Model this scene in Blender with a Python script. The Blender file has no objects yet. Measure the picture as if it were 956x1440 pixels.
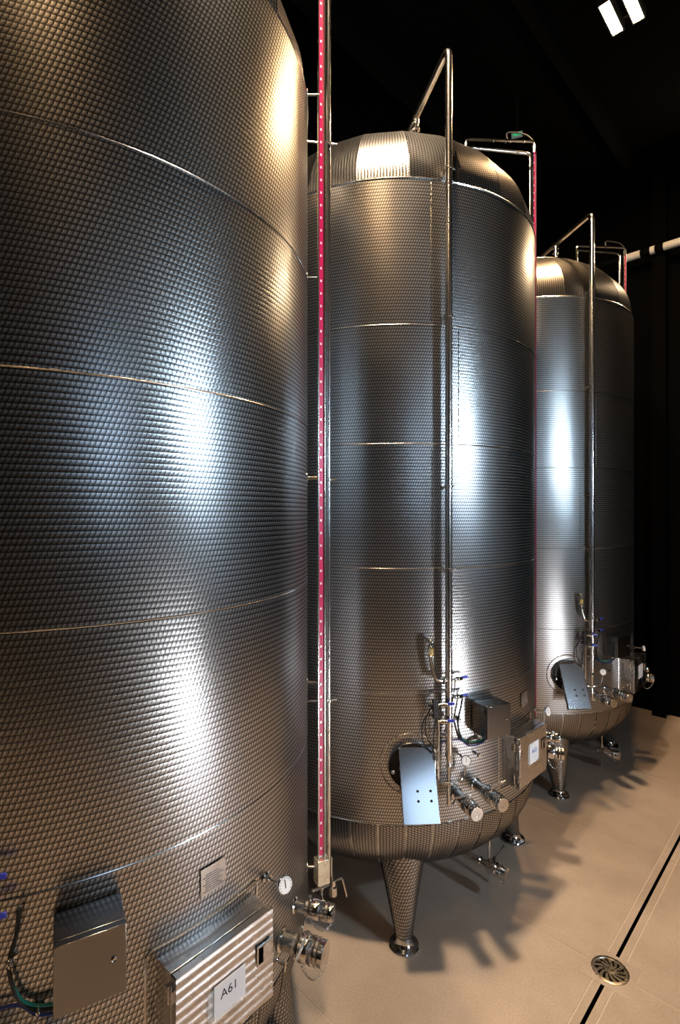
import bpy, math, random
from mathutils import Vector, Matrix
random.seed(4)
PI = math.pi
scene = bpy.context.scene
col = scene.collection

# ------------------------------------------------------------------ camera
F_PX, CAM_H, YAW = 730.0, 3.0, 44.5
cam_d = bpy.data.cameras.new('camera')
cam_d.sensor_fit = 'VERTICAL'
cam_d.sensor_height = 36.0
cam_d.lens = 36.0 * F_PX / 1440.0
cam_d.clip_start = 0.05
cam = bpy.data.objects.new('camera', cam_d)
cam.location = (0, 0, CAM_H)
cam.rotation_euler = (math.radians(90), 0, math.radians(YAW))
col.objects.link(cam)
scene.camera = cam

# ------------------------------------------------------------------ world and exposure
world = bpy.data.worlds.new('world')
scene.world = world
world.use_nodes = True
wb = world.node_tree.nodes['Background']
wb.inputs[0].default_value = (0.5, 0.6, 0.8, 1)
wb.inputs[1].default_value = 0.0
vs = scene.view_settings
vs.view_transform = 'Standard'
vs.look = 'None'
vs.exposure = 0.0
vs.gamma = 1.0
vs.use_curve_mapping = False

# light levels of the lamps and windows and of the added streak panel (panes are the sources)
LAMP_L = 2050.0          # warm ceiling lamp over the aisle
DIM_L = 200.0            # its dimmed neighbour over the open floor
FAR_L = 750.0            # the lamp in view
LAMP_C = (1.0, 0.75, 0.50)
DIM_C = (1.0, 0.62, 0.30)
WALL_LAMP_L = 330.0
WINDOW_L = 150.0          # high daylight window in the right wall
WINDOW_C = (0.62, 0.82, 1.0)
SHADED_L = 1.9           # frosted window further along
STREAK_L = 90.0            # added low panel in the right wall, shaped to streak the tanks
STREAK_C = (0.95, 0.96, 1.0)

# ------------------------------------------------------------------ materials
def new_mat(name):
    m = bpy.data.materials.new(name)
    m.use_nodes = True
    return m, m.node_tree.nodes, m.node_tree.links, m.node_tree.nodes['Principled BSDF']

def plain(name, color, rough=0.5, metal=0.0, noise=0.0, scale=20, bump=0.0, spec=0.5):
    m, n, l, b = new_mat(name)
    b.inputs['Specular IOR Level'].default_value = spec
    b.inputs['Base Color'].default_value = (*color, 1)
    b.inputs['Roughness'].default_value = rough
    b.inputs['Metallic'].default_value = metal
    if noise or bump:
        tc = n.new('ShaderNodeTexCoord')
        t = n.new('ShaderNodeTexNoise')
        t.inputs['Scale'].default_value = scale
        t.inputs['Detail'].default_value = 5
        l.new(tc.outputs['Object'], t.inputs['Vector'])
        if noise:
            mr = n.new('ShaderNodeMapRange')
            mr.inputs['From Min'].default_value = 0.3
            mr.inputs['From Max'].default_value = 0.7
            mr.inputs['To Min'].default_value = max(0.03, rough - noise)
            mr.inputs['To Max'].default_value = rough + noise
            l.new(t.outputs['Fac'], mr.inputs['Value'])
            l.new(mr.outputs[0], b.inputs['Roughness'])
        if bump:
            bp = n.new('ShaderNodeBump')
            bp.inputs['Strength'].default_value = bump
            bp.inputs['Distance'].default_value = 0.004
            l.new(t.outputs['Fac'], bp.inputs['Height'])
            l.new(bp.outputs[0], b.inputs['Normal'])
    return m

def glow(name, color, strength):
    m, n, l, b = new_mat(name)
    b.inputs['Base Color'].default_value = (0.03, 0.03, 0.03, 1)
    b.inputs['Emission Color'].default_value = (*color, 1)
    b.inputs['Emission Strength'].default_value = strength
    return m

STEP = 0.77       # spacing of the circles along a row, in row heights
def engine_turned(name, color=(0.84, 0.84, 0.84), pitch=0.0215, rough=0.282, aniso=-0.22, rho=1.0):
    """Stainless sheet polished in rows of overlapping circles: each circle is brushed round its own centre."""
    m, n, l, b = new_mat(name)
    def val(x):
        v = n.new('ShaderNodeValue'); v.outputs[0].default_value = x; return v.outputs[0]
    def M(op, *a):
        q = n.new('ShaderNodeMath'); q.operation = op
        for i, x in enumerate(a):
            if isinstance(x, (int, float)): q.inputs[i].default_value = x
            else: l.new(x, q.inputs[i])
        return q.outputs[0]
    def mix(f, a, c):          # f ? c : a
        return M('ADD', M('MULTIPLY', f, c), M('MULTIPLY', M('SUBTRACT', 1.0, f), a))
    uv = n.new('ShaderNodeUVMap'); uv.uv_map = 'UVMap'
    sp = n.new('ShaderNodeSeparateXYZ'); l.new(uv.outputs[0], sp.inputs[0])
    u = M('DIVIDE', sp.outputs[0], pitch); v = M('DIVIDE', sp.outputs[1], pitch)
    def row(yc):
        odd = M('MULTIPLY', M('MODULO', M('ADD', M('FLOOR', yc), 4000.0), 2.0), 0.5 * STEP)
        us = M('ADD', u, odd)
        dy = M('SUBTRACT', v, yc)
        w = M('SQRT', M('MAXIMUM', M('SUBTRACT', rho * rho, M('MULTIPLY', dy, dy)), 0.0))
        cx = M('MULTIPLY', M('ADD', M('CEIL', M('SUBTRACT', M('DIVIDE', M('SUBTRACT', us, w), STEP), 0.5)), 0.5), STEP)
        dx = M('SUBTRACT', us, cx)
        cover = M('LESS_THAN', M('ABSOLUTE', dx), w)
        return dx, dy, cover
    ya = M('ADD', M('FLOOR', M('ADD', v, rho - 0.5)), 0.5)
    ax, ay, ac = row(ya)
    bx_, by_, bc = row(M('SUBTRACT', ya, 1.0))
    dx = mix(ac, bx_, ax); dy = mix(ac, by_, ay)
    tan = n.new('ShaderNodeTangent'); tan.direction_type = 'UV_MAP'; tan.uv_map = 'UVMap'
    geo = n.new('ShaderNodeNewGeometry')
    def VM(op, a, c=None, s=None):
        q = n.new('ShaderNodeVectorMath'); q.operation = op
        l.new(a, q.inputs[0])
        if c is not None: l.new(c, q.inputs[1])
        if s is not None: l.new(s, q.inputs['Scale'])
        return q.outputs[0]
    bi = VM('CROSS_PRODUCT', geo.outputs['Normal'], tan.outputs[0])
    t = VM('NORMALIZE', VM('ADD', VM('SCALE', tan.outputs[0], s=dx), VM('SCALE', bi, s=dy)))
    # each polished circle is dished by a hair
    bp = n.new('ShaderNodeVectorMath'); bp.operation = 'NORMALIZE'
    dish = VM('ADD', VM('SCALE', tan.outputs[0], s=M('MULTIPLY', M('SUBTRACT', dx, 0.40), DISH)), VM('SCALE', bi, s=M('MULTIPLY', M('ADD', dy, 0.15), DISH)))
    l.new(VM('ADD', geo.outputs['Normal'], dish), bp.inputs[0])
    tc = n.new('ShaderNodeTexCoord')
    ns = n.new('ShaderNodeTexNoise'); ns.inputs['Scale'].default_value = 2.6; ns.inputs['Detail'].default_value = 6
    l.new(tc.outputs['Object'], ns.inputs['Vector'])
    mr = n.new('ShaderNodeMapRange')
    mr.inputs['From Min'].default_value = 0.3; mr.inputs['From Max'].default_value = 0.7
    mr.inputs['To Min'].default_value = rough - 0.004; mr.inputs['To Max'].default_value = rough + 0.02
    l.new(ns.outputs['Fac'], mr.inputs['Value'])
    g = n.new('ShaderNodeBsdfAnisotropic')
    g.distribution = 'GGX'
    # burnished rim of every circle, faded to black to paint its glint and shade
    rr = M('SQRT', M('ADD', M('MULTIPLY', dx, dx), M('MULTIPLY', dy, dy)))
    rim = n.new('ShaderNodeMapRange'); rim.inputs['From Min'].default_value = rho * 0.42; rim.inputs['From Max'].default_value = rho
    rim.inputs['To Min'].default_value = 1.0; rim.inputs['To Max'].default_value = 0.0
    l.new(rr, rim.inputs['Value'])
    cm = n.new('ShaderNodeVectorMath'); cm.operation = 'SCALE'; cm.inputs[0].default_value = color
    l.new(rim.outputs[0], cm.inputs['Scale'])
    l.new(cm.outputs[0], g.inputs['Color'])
    g.inputs['Anisotropy'].default_value = aniso
    l.new(mr.outputs[0], g.inputs['Roughness'])
    l.new(t, g.inputs['Tangent']); l.new(bp.outputs[0], g.inputs['Normal'])
    l.new(g.outputs[0], n['Material Output'].inputs['Surface'])
    n.remove(b)
    return m

DISH = 0.10
def concrete(name, c1, c2, rough=0.55):
    m, n, l, b = new_mat(name)
    tc = n.new('ShaderNodeTexCoord')
    a = n.new('ShaderNodeTexNoise'); a.inputs['Scale'].default_value = 0.9; a.inputs['Detail'].default_value = 8; a.inputs['Roughness'].default_value = 0.62
    f = n.new('ShaderNodeTexNoise'); f.inputs['Scale'].default_value = 90; f.inputs['Detail'].default_value = 3
    for t in (a, f): l.new(tc.outputs['Object'], t.inputs['Vector'])
    r = n.new('ShaderNodeValToRGB')
    r.color_ramp.elements[0].position = 0.36; r.color_ramp.elements[0].color = (*c1, 1)
    r.color_ramp.elements[1].position = 0.68; r.color_ramp.elements[1].color = (*c2, 1)
    l.new(a.outputs['Fac'], r.inputs[0])
    mx = n.new('ShaderNodeMixRGB'); mx.blend_type = 'OVERLAY'; mx.inputs[0].default_value = 0.28
    l.new(r.outputs[0], mx.inputs[1]); l.new(f.outputs['Fac'], mx.inputs[2])
    l.new(mx.outputs[0], b.inputs['Base Color'])
    bp = n.new('ShaderNodeBump'); bp.inputs['Strength'].default_value = 0.12; bp.inputs['Distance'].default_value = 0.003
    l.new(f.outputs['Fac'], bp.inputs['Height']); l.new(bp.outputs[0], b.inputs['Normal'])
    mr = n.new('ShaderNodeMapRange'); mr.inputs['To Min'].default_value = rough - 0.12; mr.inputs['To Max'].default_value = rough + 0.15
    l.new(a.outputs['Fac'], mr.inputs['Value']); l.new(mr.outputs[0], b.inputs['Roughness'])
    return m

def glass(name, color, alpha=0.25, rough=0.08):
    m, n, l, b = new_mat(name)
    b.inputs['Base Color'].default_value = (*color, 1)
    b.inputs['Roughness'].default_value = rough
    b.inputs['Alpha'].default_value = alpha
    return m

MT = {
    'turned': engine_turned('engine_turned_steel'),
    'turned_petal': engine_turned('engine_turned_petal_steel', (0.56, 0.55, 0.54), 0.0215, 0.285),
    'weld': plain('weld_steel', (0.62, 0.61, 0.60), 0.22, 1.0, 0.06, 120),
    'steel': plain('polished_steel', (0.68, 0.67, 0.66), 0.13, 1.0, 0.05, 14),
    'pipe': plain('pipe_steel', (0.70, 0.68, 0.66), 0.20, 1.0),
    'brushed': plain('brushed_sheet_steel', (0.56, 0.55, 0.55), 0.26, 1.0, 0.06, 8),
    'boxsteel': plain('satin_box_steel', (0.27, 0.265, 0.265), 0.20, 1.0),
    'plate': plain('scratched_plate_steel', (0.74, 0.76, 0.80), 0.14, 1.0),
    'dark': plain('black_steel', (0.012, 0.012, 0.013), 0.5),
    'lid_shade': plain('shaded_lid_steel', (0.02, 0.018, 0.016), 0.35, 0.6),  # dark reflection in the recessed manway lid put into its colour
    'black': plain('black_plastic', (0.012, 0.012, 0.013), 0.4),
    'rubber': plain('black_rubber', (0.010, 0.010, 0.010), 0.6),
    'blue': plain('blue_plastic', (0.03, 0.05, 0.42), 0.35),
    'teal': plain('teal_cable', (0.0, 0.16, 0.14), 0.4),
    'navy': plain('navy_cable', (0.01, 0.03, 0.16), 0.4),
    'white': plain('white_dial', (0.82, 0.84, 0.86), 0.4),
    'paper': plain('white_paper', (0.84, 0.84, 0.84), 0.55),
    'ink': plain('black_ink', (0.01, 0.01, 0.012), 0.6),
    'blueink': plain('blue_ink', (0.03, 0.08, 0.40), 0.6),
    'etch': plain('etched_lines', (0.16, 0.16, 0.16), 0.6),
    'scale': plain('magenta_level_scale', (0.62, 0.004, 0.10), 0.35),
    'mark': plain('white_scale_mark', (0.9, 0.9, 0.9), 0.4),
    'housing': plain('stained_housing_steel', (0.72, 0.66, 0.52), 0.34, 0.9, 0.1, 25),
    'amber': glass('amber_sight_glass', (0.9, 0.62, 0.2), 0.55),
    'sleeve': glass('clear_plastic_sleeve', (0.92, 0.94, 0.96), 0.22, 0.15),
    'clear': glass('clear_sight_tube', (0.95, 0.95, 0.95), 0.12, 0.05),
    'floor': concrete('floor_concrete', (0.36, 0.285, 0.225), (0.50, 0.41, 0.335)),
    'joint': plain('pale_joint_filler', (0.62, 0.54, 0.46), 0.7),
    'wallblack': plain('dark_wall_paint', (0.003, 0.003, 0.0032), 0.95, spec=0.0),
    'ceilblack': plain('dark_ceiling_paint', (0.0025, 0.0025, 0.0025), 0.95, spec=0.0),
    'beam': plain('dark_beam_paint', (0.004, 0.004, 0.004), 0.7, spec=0.0),
    'wallgrey': plain('grey_wall_paint', (0.03, 0.03, 0.032), 0.85),
    'duct': plain('white_duct', (0.75, 0.75, 0.75), 0.35),
    'pit': plain('drain_pit', (0.003, 0.003, 0.003), 0.8, spec=0.0),
    'grate': plain('cast_grate_steel', (0.62, 0.54, 0.44), 0.3, 1.0, 0.08, 40),
    'lamp': glow('lamp_diffuser', LAMP_C, LAMP_L),
    'dimlamp': glow('dimmed_lamp_diffuser', DIM_C, DIM_L),
    'farlamp': glow('far_lamp_diffuser', DIM_C, FAR_L),
    'walllamp': glow('wall_lamp_diffuser', (1.0, 0.70, 0.40), WALL_LAMP_L),
    'window': glow('daylight_window_pane', WINDOW_C, WINDOW_L),
    'shaded': glow('shaded_window_pane', (0.55, 0.75, 1.0), SHADED_L),
    'streakpane': glow('added_streak_pane', STREAK_C, STREAK_L),
    'exit': glow('green_exit_panel', (0.02, 0.55, 0.2), 0.7),
    'exitwhite': glow('exit_panel_rim', (0.4, 0.5, 0.45), 0.2),
}

# ------------------------------------------------------------------ mesh building
V3 = Vector
def basis(axis):
    a = V3(axis).normalized()
    h = V3((0, 0, 1)) if abs(a.z) < 0.9 else V3((1, 0, 0))
    x = h.cross(a).normalized()
    return x, a.cross(x).normalized(), a

class MB:
    def __init__(s):
        s.v, s.f, s.uv = [], [], []
    def add(s, vs_, fs, uvs=None):
        o = len(s.v)
        s.v += [tuple(p) for p in vs_]
        for i, f in enumerate(fs):
            s.f.append([o + k for k in f])
            s.uv.append(uvs[i] if uvs else [(0, 0)] * len(f))
        return s
    def box(s, c, hx, hy, hz):
        """centre and three half-extent vectors"""
        c, hx, hy, hz = V3(c), V3(hx), V3(hy), V3(hz)
        P = [c + hx * i + hy * j + hz * k for i in (-1, 1) for j in (-1, 1) for k in (-1, 1)]
        fs = [(0, 1, 3, 2), (4, 6, 7, 5), (0, 4, 5, 1), (2, 3, 7, 6), (0, 2, 6, 4), (1, 5, 7, 3)]
        if hx.cross(hy).dot(hz) < 0: fs = [tuple(reversed(f)) for f in fs]
        return s.add(P, fs)
    def abox(s, x0, x1, y0, y1, z0, z1):
        return s.box(((x0 + x1) / 2, (y0 + y1) / 2, (z0 + z1) / 2), ((x1 - x0) / 2, 0, 0), (0, (y1 - y0) / 2, 0), (0, 0, (z1 - z0) / 2))
    def lathe(s, o, axis, prof, seg=20, close=True):
        """prof: (radius, height along axis) pairs; ends with radius > 0 are capped"""
        x, y, a = basis(axis); o = V3(o)
        P = []
        for r, h in prof:
            for k in range(seg):
                t = 2 * PI * k / seg
                P.append(o + a * h + (x * math.cos(t) + y * math.sin(t)) * r)
        fs = []
        for i in range(len(prof) - 1):
            for k in range(seg):
                k2 = (k + 1) % seg
                fs.append((i * seg + k, i * seg + k2, (i + 1) * seg + k2, (i + 1) * seg + k))
        if close:
            fs.append(tuple(reversed(range(seg))))
            e = (len(prof) - 1) * seg
            fs.append(tuple(range(e, e + seg)))
        return s.add(P, fs)
    def cyl(s, p0, p1, r0, r1=None, seg=16):
        p0, p1 = V3(p0), V3(p1)
        return s.lathe(p0, p1 - p0, [(r0, 0), (r0 if r1 is None else r1, (p1 - p0).length)], seg)
    def tube(s, pts, r, seg=10, closed=False):
        pts = [V3(p) for p in pts]
        n = len(pts)
        x = None; P = []
        for i, p in enumerate(pts):
            if closed: t = pts[(i + 1) % n] - pts[i - 1]
            else: t = pts[min(i + 1, n - 1)] - pts[max(i - 1, 0)]
            t.normalize()
            if x is None: x = basis(t)[0]
            x = (x - t * x.dot(t)).normalized()
            y = t.cross(x)
            rr = r[i] if isinstance(r, (list, tuple)) else r
            for k in range(seg):
                a = 2 * PI * k / seg
                P.append(p + (x * math.cos(a) + y * math.sin(a)) * rr)
        fs = []
        for i in range(n if closed else n - 1):
            j = (i + 1) % n
            for k in range(seg):
                k2 = (k + 1) % seg
                fs.append((i * seg + k, i * seg + k2, j * seg + k2, j * seg + k))
        if not closed:
            fs.append(tuple(reversed(range(seg)))); fs.append(tuple(range((n - 1) * seg, n * seg)))
        return s.add(P, fs)
    def torus(s, c, axis, R_, r, seg=24, sub=6):
        x, y, a = basis(axis); c = V3(c)
        return s.tube([c + (x * math.cos(t) + y * math.sin(t)) * R_ for t in [2 * PI * k / seg for k in range(seg)]], r, sub, True)
    def ball(s, c, r, seg=12):
        return s.lathe(V3(c) - V3((0, 0, r)), (0, 0, 1), [(max(1e-4, r * math.sin(PI * i / 8)), r - r * math.cos(PI * i / 8)) for i in range(9)], seg)
    def mesh(s, name, mat, smooth=True, ang=0.6):
        m = bpy.data.meshes.new(name)
        m.from_pydata(s.v, [], s.f)
        m.uv_layers.new(name='UVMap')
        d = m.uv_layers[0].data
        i = 0
        for uvs in s.uv:
            for q in uvs:
                d[i].uv = q; i += 1
        m.materials.append(MT[mat])
        if smooth:
            m.polygons.foreach_set('use_smooth', [True] * len(m.polygons))
            m.set_sharp_from_angle(angle=ang)
        m.update()
        return m
    def build(s, name, mat, parent=None, smooth=True, bevel=0.0, loc=None, ang=0.6):
        o = bpy.data.objects.new(name, s.mesh(name, mat, smooth, ang))
        col.objects.link(o)
        if parent is not None: o.parent = parent
        if loc is not None: o.location = loc
        if bevel:
            b = o.modifiers.new('bevel', 'BEVEL'); b.width = bevel; b.segments = 2; b.limit_method = 'ANGLE'; b.angle_limit = 0.7
        return o

def empty(name, loc=(0, 0, 0), rz=0.0):
    o = bpy.data.objects.new(name, None); col.objects.link(o)
    o.location = loc; o.rotation_euler = (0, 0, rz); o.empty_display_size = 0.2
    return o
def tag(o, label, cat, group=None, kind=None):
    o['label'] = label; o['category'] = cat
    if group: o['group'] = group
    if kind: o['kind'] = kind
    return o
def struct(o): o['kind'] = 'structure'; return o
def plabel(o, t): o['label'] = t; return o
def fillet(pts, rad, n=6):
    """polyline with rounded corners"""
    pts = [V3(p) for p in pts]; out = [pts[0]]
    for i in range(1, len(pts) - 1):
        a, b, c = pts[i - 1], pts[i], pts[i + 1]
        d0 = (a - b); d1 = (c - b)
        r = min(rad, d0.length * 0.49, d1.length * 0.49)
        p0 = b + d0.normalized() * r; p1 = b + d1.normalized() * r
        for k in range(n + 1):
            t = k / n
            out.append(p0 * (1 - t) ** 2 + b * 2 * t * (1 - t) + p1 * t * t)
    out.append(pts[-1])
    return out
def text_mesh(body, size, extrude=0.0004):
    c = bpy.data.curves.new('lettering', 'FONT'); c.body = body; c.size = size; c.align_x = 'CENTER'; c.align_y = 'CENTER'; c.extrude = extrude
    o = bpy.data.objects.new('lettering', c); col.objects.link(o)
    m = bpy.data.meshes.new_from_object(o)
    bpy.data.objects.remove(o); bpy.data.curves.remove(c)
    return m
def lettering(name, body, size, mat, parent, center, xdir, ydir, extrude=0.0004):
    m = text_mesh(body, size, extrude)
    x = V3(xdir).normalized(); y = V3(ydir).normalized(); z = x.cross(y)
    m.transform(Matrix(((x.x, y.x, z.x, 0), (x.y, y.y, z.y, 0), (x.z, y.z, z.z, 0), (0, 0, 0, 1))))
    m.transform(Matrix.Translation(V3(center)))
    m.materials.clear(); m.materials.append(MT[mat])
    o = bpy.data.objects.new(name, m); col.objects.link(o); o.parent = parent
    return o

# ------------------------------------------------------------------ the hall
X0, X1, Y0, Y1, ZC = -4.8, 2.4, -6.0, 8.89, 8.4
DRX = -1.12
fl = MB().abox(X0, DRX - 0.02, Y0, Y1, -0.25, -0.003).abox(DRX + 0.02, X1, Y0, Y1, -0.25, -0.003).build('floor', 'joint'); struct(fl)
SLOT, RIM = 0.0115, 0.06
ys = [Y0] + [3.66 + 1.52 * k for k in range(-6, 4) if Y0 + 0.3 < 3.66 + 1.52 * k < Y1 - 0.1] + [Y1]
for i in range(len(ys) - 1):
    for xa, xb in ((X0, DRX - RIM), (DRX + RIM, X1)):
        MB().abox(xa + 0.003, xb - 0.003, ys[i] + 0.0035, ys[i + 1] - 0.0035, -0.0025, 0.0).build('concrete_slab', 'floor', fl)
struct(MB().abox(X0, X1, Y0, Y1, ZC, ZC + 0.2).build('ceiling', 'ceilblack'))
ceil = bpy.data.objects['ceiling']
for x in (-4.0, -2.4, -0.8, 0.8):
    MB().abox(x - 0.06, x + 0.06, Y0, Y1, ZC - 0.2, ZC).build('ceiling_beam', 'beam', ceil, bevel=0.005)
struct(MB().abox(X0 - 0.2, X0, Y0, Y1, 0, ZC).build('wall_left', 'wallblack'))
struct(MB().abox(X0, X1, Y0 - 0.2, Y0, 0, ZC).build('wall_front', 'wallblack'))
wb_ = struct(MB().abox(X0, X1, Y1, Y1 + 0.2, 0, ZC).build('wall_back', 'wallblack'))
pil = MB()
pil.abox(-2.09, -1.91, 8.69, 8.72, 0, ZC).abox(-2.09, -1.91, 8.86, 8.89, 0, ZC).abox(-2.015, -1.985, 8.72, 8.86, 0, ZC)
pil.build('steel_column', 'wallblack', wb_)
# right wall with a real opening for the daylight window
WY, WZ, WW, WH = 3.36, 3.95, 0.66, 0.66
wr = MB()
wr.abox(X1, X1 + 0.4, Y0, WY - WW / 2, 0, ZC).abox(X1, X1 + 0.4, WY + WW / 2, Y1, 0, ZC)
wr.abox(X1, X1 + 0.4, WY - WW / 2, WY + WW / 2, 0, WZ - WH / 2).abox(X1, X1 + 0.4, WY - WW / 2, WY + WW / 2, WZ + WH / 2, ZC)
struct(wr.build('wall_right', 'wallgrey'))
def window(name, x, y, z, w, pane):
    win = struct(empty(name, (x, y, z)))
    fr_ = MB(); h = w / 2; t = 0.035
    for s in (-1, 1):
        fr_.box((0, s * (h - t / 2), 0), (0.03, 0, 0), (0, t / 2, 0), (0, 0, h)); fr_.box((0, 0, s * (h - t / 2)), (0.03, 0, 0), (0, h - t, 0), (0, 0, t / 2))
    fr_.build('window_frame', 'beam', win)
    MB().box((0.02, 0, 0), (0.005, 0, 0), (0, h - t, 0), (0, 0, h - t)).build('pane', pane, win)
window('window_1', X1 + 0.34, WY, WZ, WW, 'window')
window('window_2', X1 - 0.031, 0.25, 3.62, 1.25, 'shaded')      # frosted and shaded, fixed on the wall face
added_door = struct(empty('added_door_1', (X1, 2.98, 0)))  # added and unseen; its low glowing pane is shaped to streak the tanks
dfm = MB()
dfm.abox(-0.05, 0, -0.50, -0.44, 0, 2.16).abox(-0.05, 0, 0.44, 0.50, 0, 2.16).abox(-0.05, 0, -0.44, 0.44, 2.10, 2.16)
dfm.build('door_frame', 'beam', added_door)
leaf = MB()
leaf.abox(-0.04, 0, -0.44, -0.18, 0.01, 2.10).abox(-0.04, 0, 0.18, 0.44, 0.01, 2.10).abox(-0.04, 0, -0.18, 0.18, 0.75, 2.10).abox(-0.04, 0, -0.18, 0.18, 0.01, 0.08)
leaf.build('door_leaf', 'beam', added_door)
MB().abox(-0.025, -0.01, -0.18, 0.18, 0.08, 0.75).build('pane', 'streakpane', added_door)
MB().tube(fillet([(-0.04, -0.39, 1.05), (-0.10, -0.39, 1.05), (-0.10, -0.27, 1.05)], 0.02), 0.01).build('door_handle', 'steel', added_door)

# slot drain and grate
sd = empty('slot_drain', (DRX, 0, 0))
tag(sd, 'long narrow black slot drain running along the tan concrete floor', 'drain')
MB().abox(-0.0195, 0.0195, Y0, Y1, -0.20, -0.16).abox(-0.0195, -0.0165, Y0, Y1, -0.16, -0.004).abox(0.0165, 0.0195, Y0, Y1, -0.16, -0.004).build('channel', 'pit', sd)
for s in (-1, 1):
    a, b_ = sorted((s * SLOT, s * (RIM - 0.004)))
    for q in range(len(ys) - 1):
        MB().abox(a, b_, ys[q] + 0.003, ys[q + 1] - 0.003, -0.0028, 0.0006).build('rim_strip', 'floor', sd)
GY = 3.66
gr = empty('floor_grate', (DRX, GY, 0))
tag(gr, 'round steel drain grate with radial slots set over the slot drain', 'drain cover')
MB().abox(-0.145, 0.145, -0.145, 0.145, 0.0007, 0.002).build('square_surround', 'floor', gr)
MB().lathe((0, 0, 0.002), (0, 0, 1), [(0.088, 0), (0.088, 0.0012)], 32).build('sump', 'pit', gr)
MB().lathe((0, 0, 0.002), (0, 0, 1), [(0.112, 0), (0.112, 0.004), (0.106, 0.007), (0.092, 0.007), (0.088, 0.003), (0.088, 0)], 40, False).build('rim', 'grate', gr)
MB().lathe((0, 0, 0.003), (0, 0, 1), [(0.034, 0), (0.034, 0.004), (0.022, 0.006), (0.010, 0.005)], 24).build('hub', 'grate', gr)
for k in range(13):
    a = 2 * PI * k / 13 + 0.1
    P = []
    for r0, w in ((0.032, 0.26), (0.06, 0.24), (0.089, 0.21)):
        for s in (-1, 1):
            aa = a + (r0 - 0.03) * 7 + s * w * (0.6 if r0 > 0.05 else 0.75)
            P += [(r0 * math.cos(aa), r0 * math.sin(aa), 0.0035), (r0 * math.cos(aa), r0 * math.sin(aa), 0.008)]
    fs = []
    for q in range(2):
        o = q * 4
        fs += [(o + 1, o + 5, o + 7, o + 3), (o, o + 4, o + 5, o + 1), (o + 2, o + 3, o + 7, o + 6), (o, o + 2, o + 6, o + 4)]
    fs += [(0, 1, 3, 2), (8, 10, 11, 9)]
    MB().add(P, fs).build('vane', 'grate', gr, smooth=False)

# ------------------------------------------------------------------ wine tanks
R = 1.266
ZS = [0.90, 1.78, 2.62, 3.46, 4.26, 5.24]
def cp(phi, d, z):
    a = math.radians(phi)
    return V3(((R + d) * math.cos(a), (R + d) * math.sin(a), z))
def er(phi): a = math.radians(phi); return V3((math.cos(a), math.sin(a), 0))
def et(phi): a = math.radians(phi); return V3((-math.sin(a), math.cos(a), 0))
EZ = V3((0, 0, 1))
def dome_r(t): return R * max(0.0, math.cos(t * PI / 2)) ** 0.9
def dome_z(t): return 5.24 + 0.80 * math.sin(t * PI / 2)
def dish_r(t): return R * max(0.0, math.cos(t * PI / 2)) ** 0.6
def dish_z(t): return 0.90 - 0.60 * math.sin(t * PI / 2)

def grid(mb, fn, us, vv, uvf, flip=False):
    P = [fn(u, v) for v in vv for u in us]
    n = len(us); fs = []; uvs = []
    for j in range(len(vv) - 1):
        for i in range(n - 1):
            q = [(i, j), (i + 1, j), (i + 1, j + 1), (i, j + 1)]
            if flip: q.reverse()
            fs.append([b * n + a for a, b in q]); uvs.append([uvf(us[a], vv[b]) for a, b in q])
    mb.add(P, fs, uvs)
    return mb
def lin(a, b, n): return [a + (b - a) * i / n for i in range(n + 1)]

def tri_clamp(mb, o, axis, r, w=0.012):
    mb.lathe(V3(o) - V3(axis).normalized() * w / 2, axis, [(r * 1.02, 0), (r * 1.28, w * 0.2), (r * 1.28, w * 0.8), (r * 1.02, w)], 20)

def chain_mesh(p0, p1, sag, n=16):
    mb = MB(); p0, p1 = V3(p0), V3(p1)
    P = [p0.lerp(p1, i / n) - EZ * sag * 4 * (i / n) * (1 - i / n) for i in range(n + 1)]
    for i in range(n):
        d = (P[i + 1] - P[i]); m_ = (P[i] + P[i + 1]) / 2; dn = d.normalized(); x, y, a = basis(dn)
        sidev = x if i % 2 else y
        L = d.length * 0.68
        ring = [m_ + dn * L * math.cos(t) + sidev * L * 0.55 * math.sin(t) for t in [2 * PI * k / 8 for k in range(8)]]
        mb.tube(ring, 0.0013, 4, True)
    return mb

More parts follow.
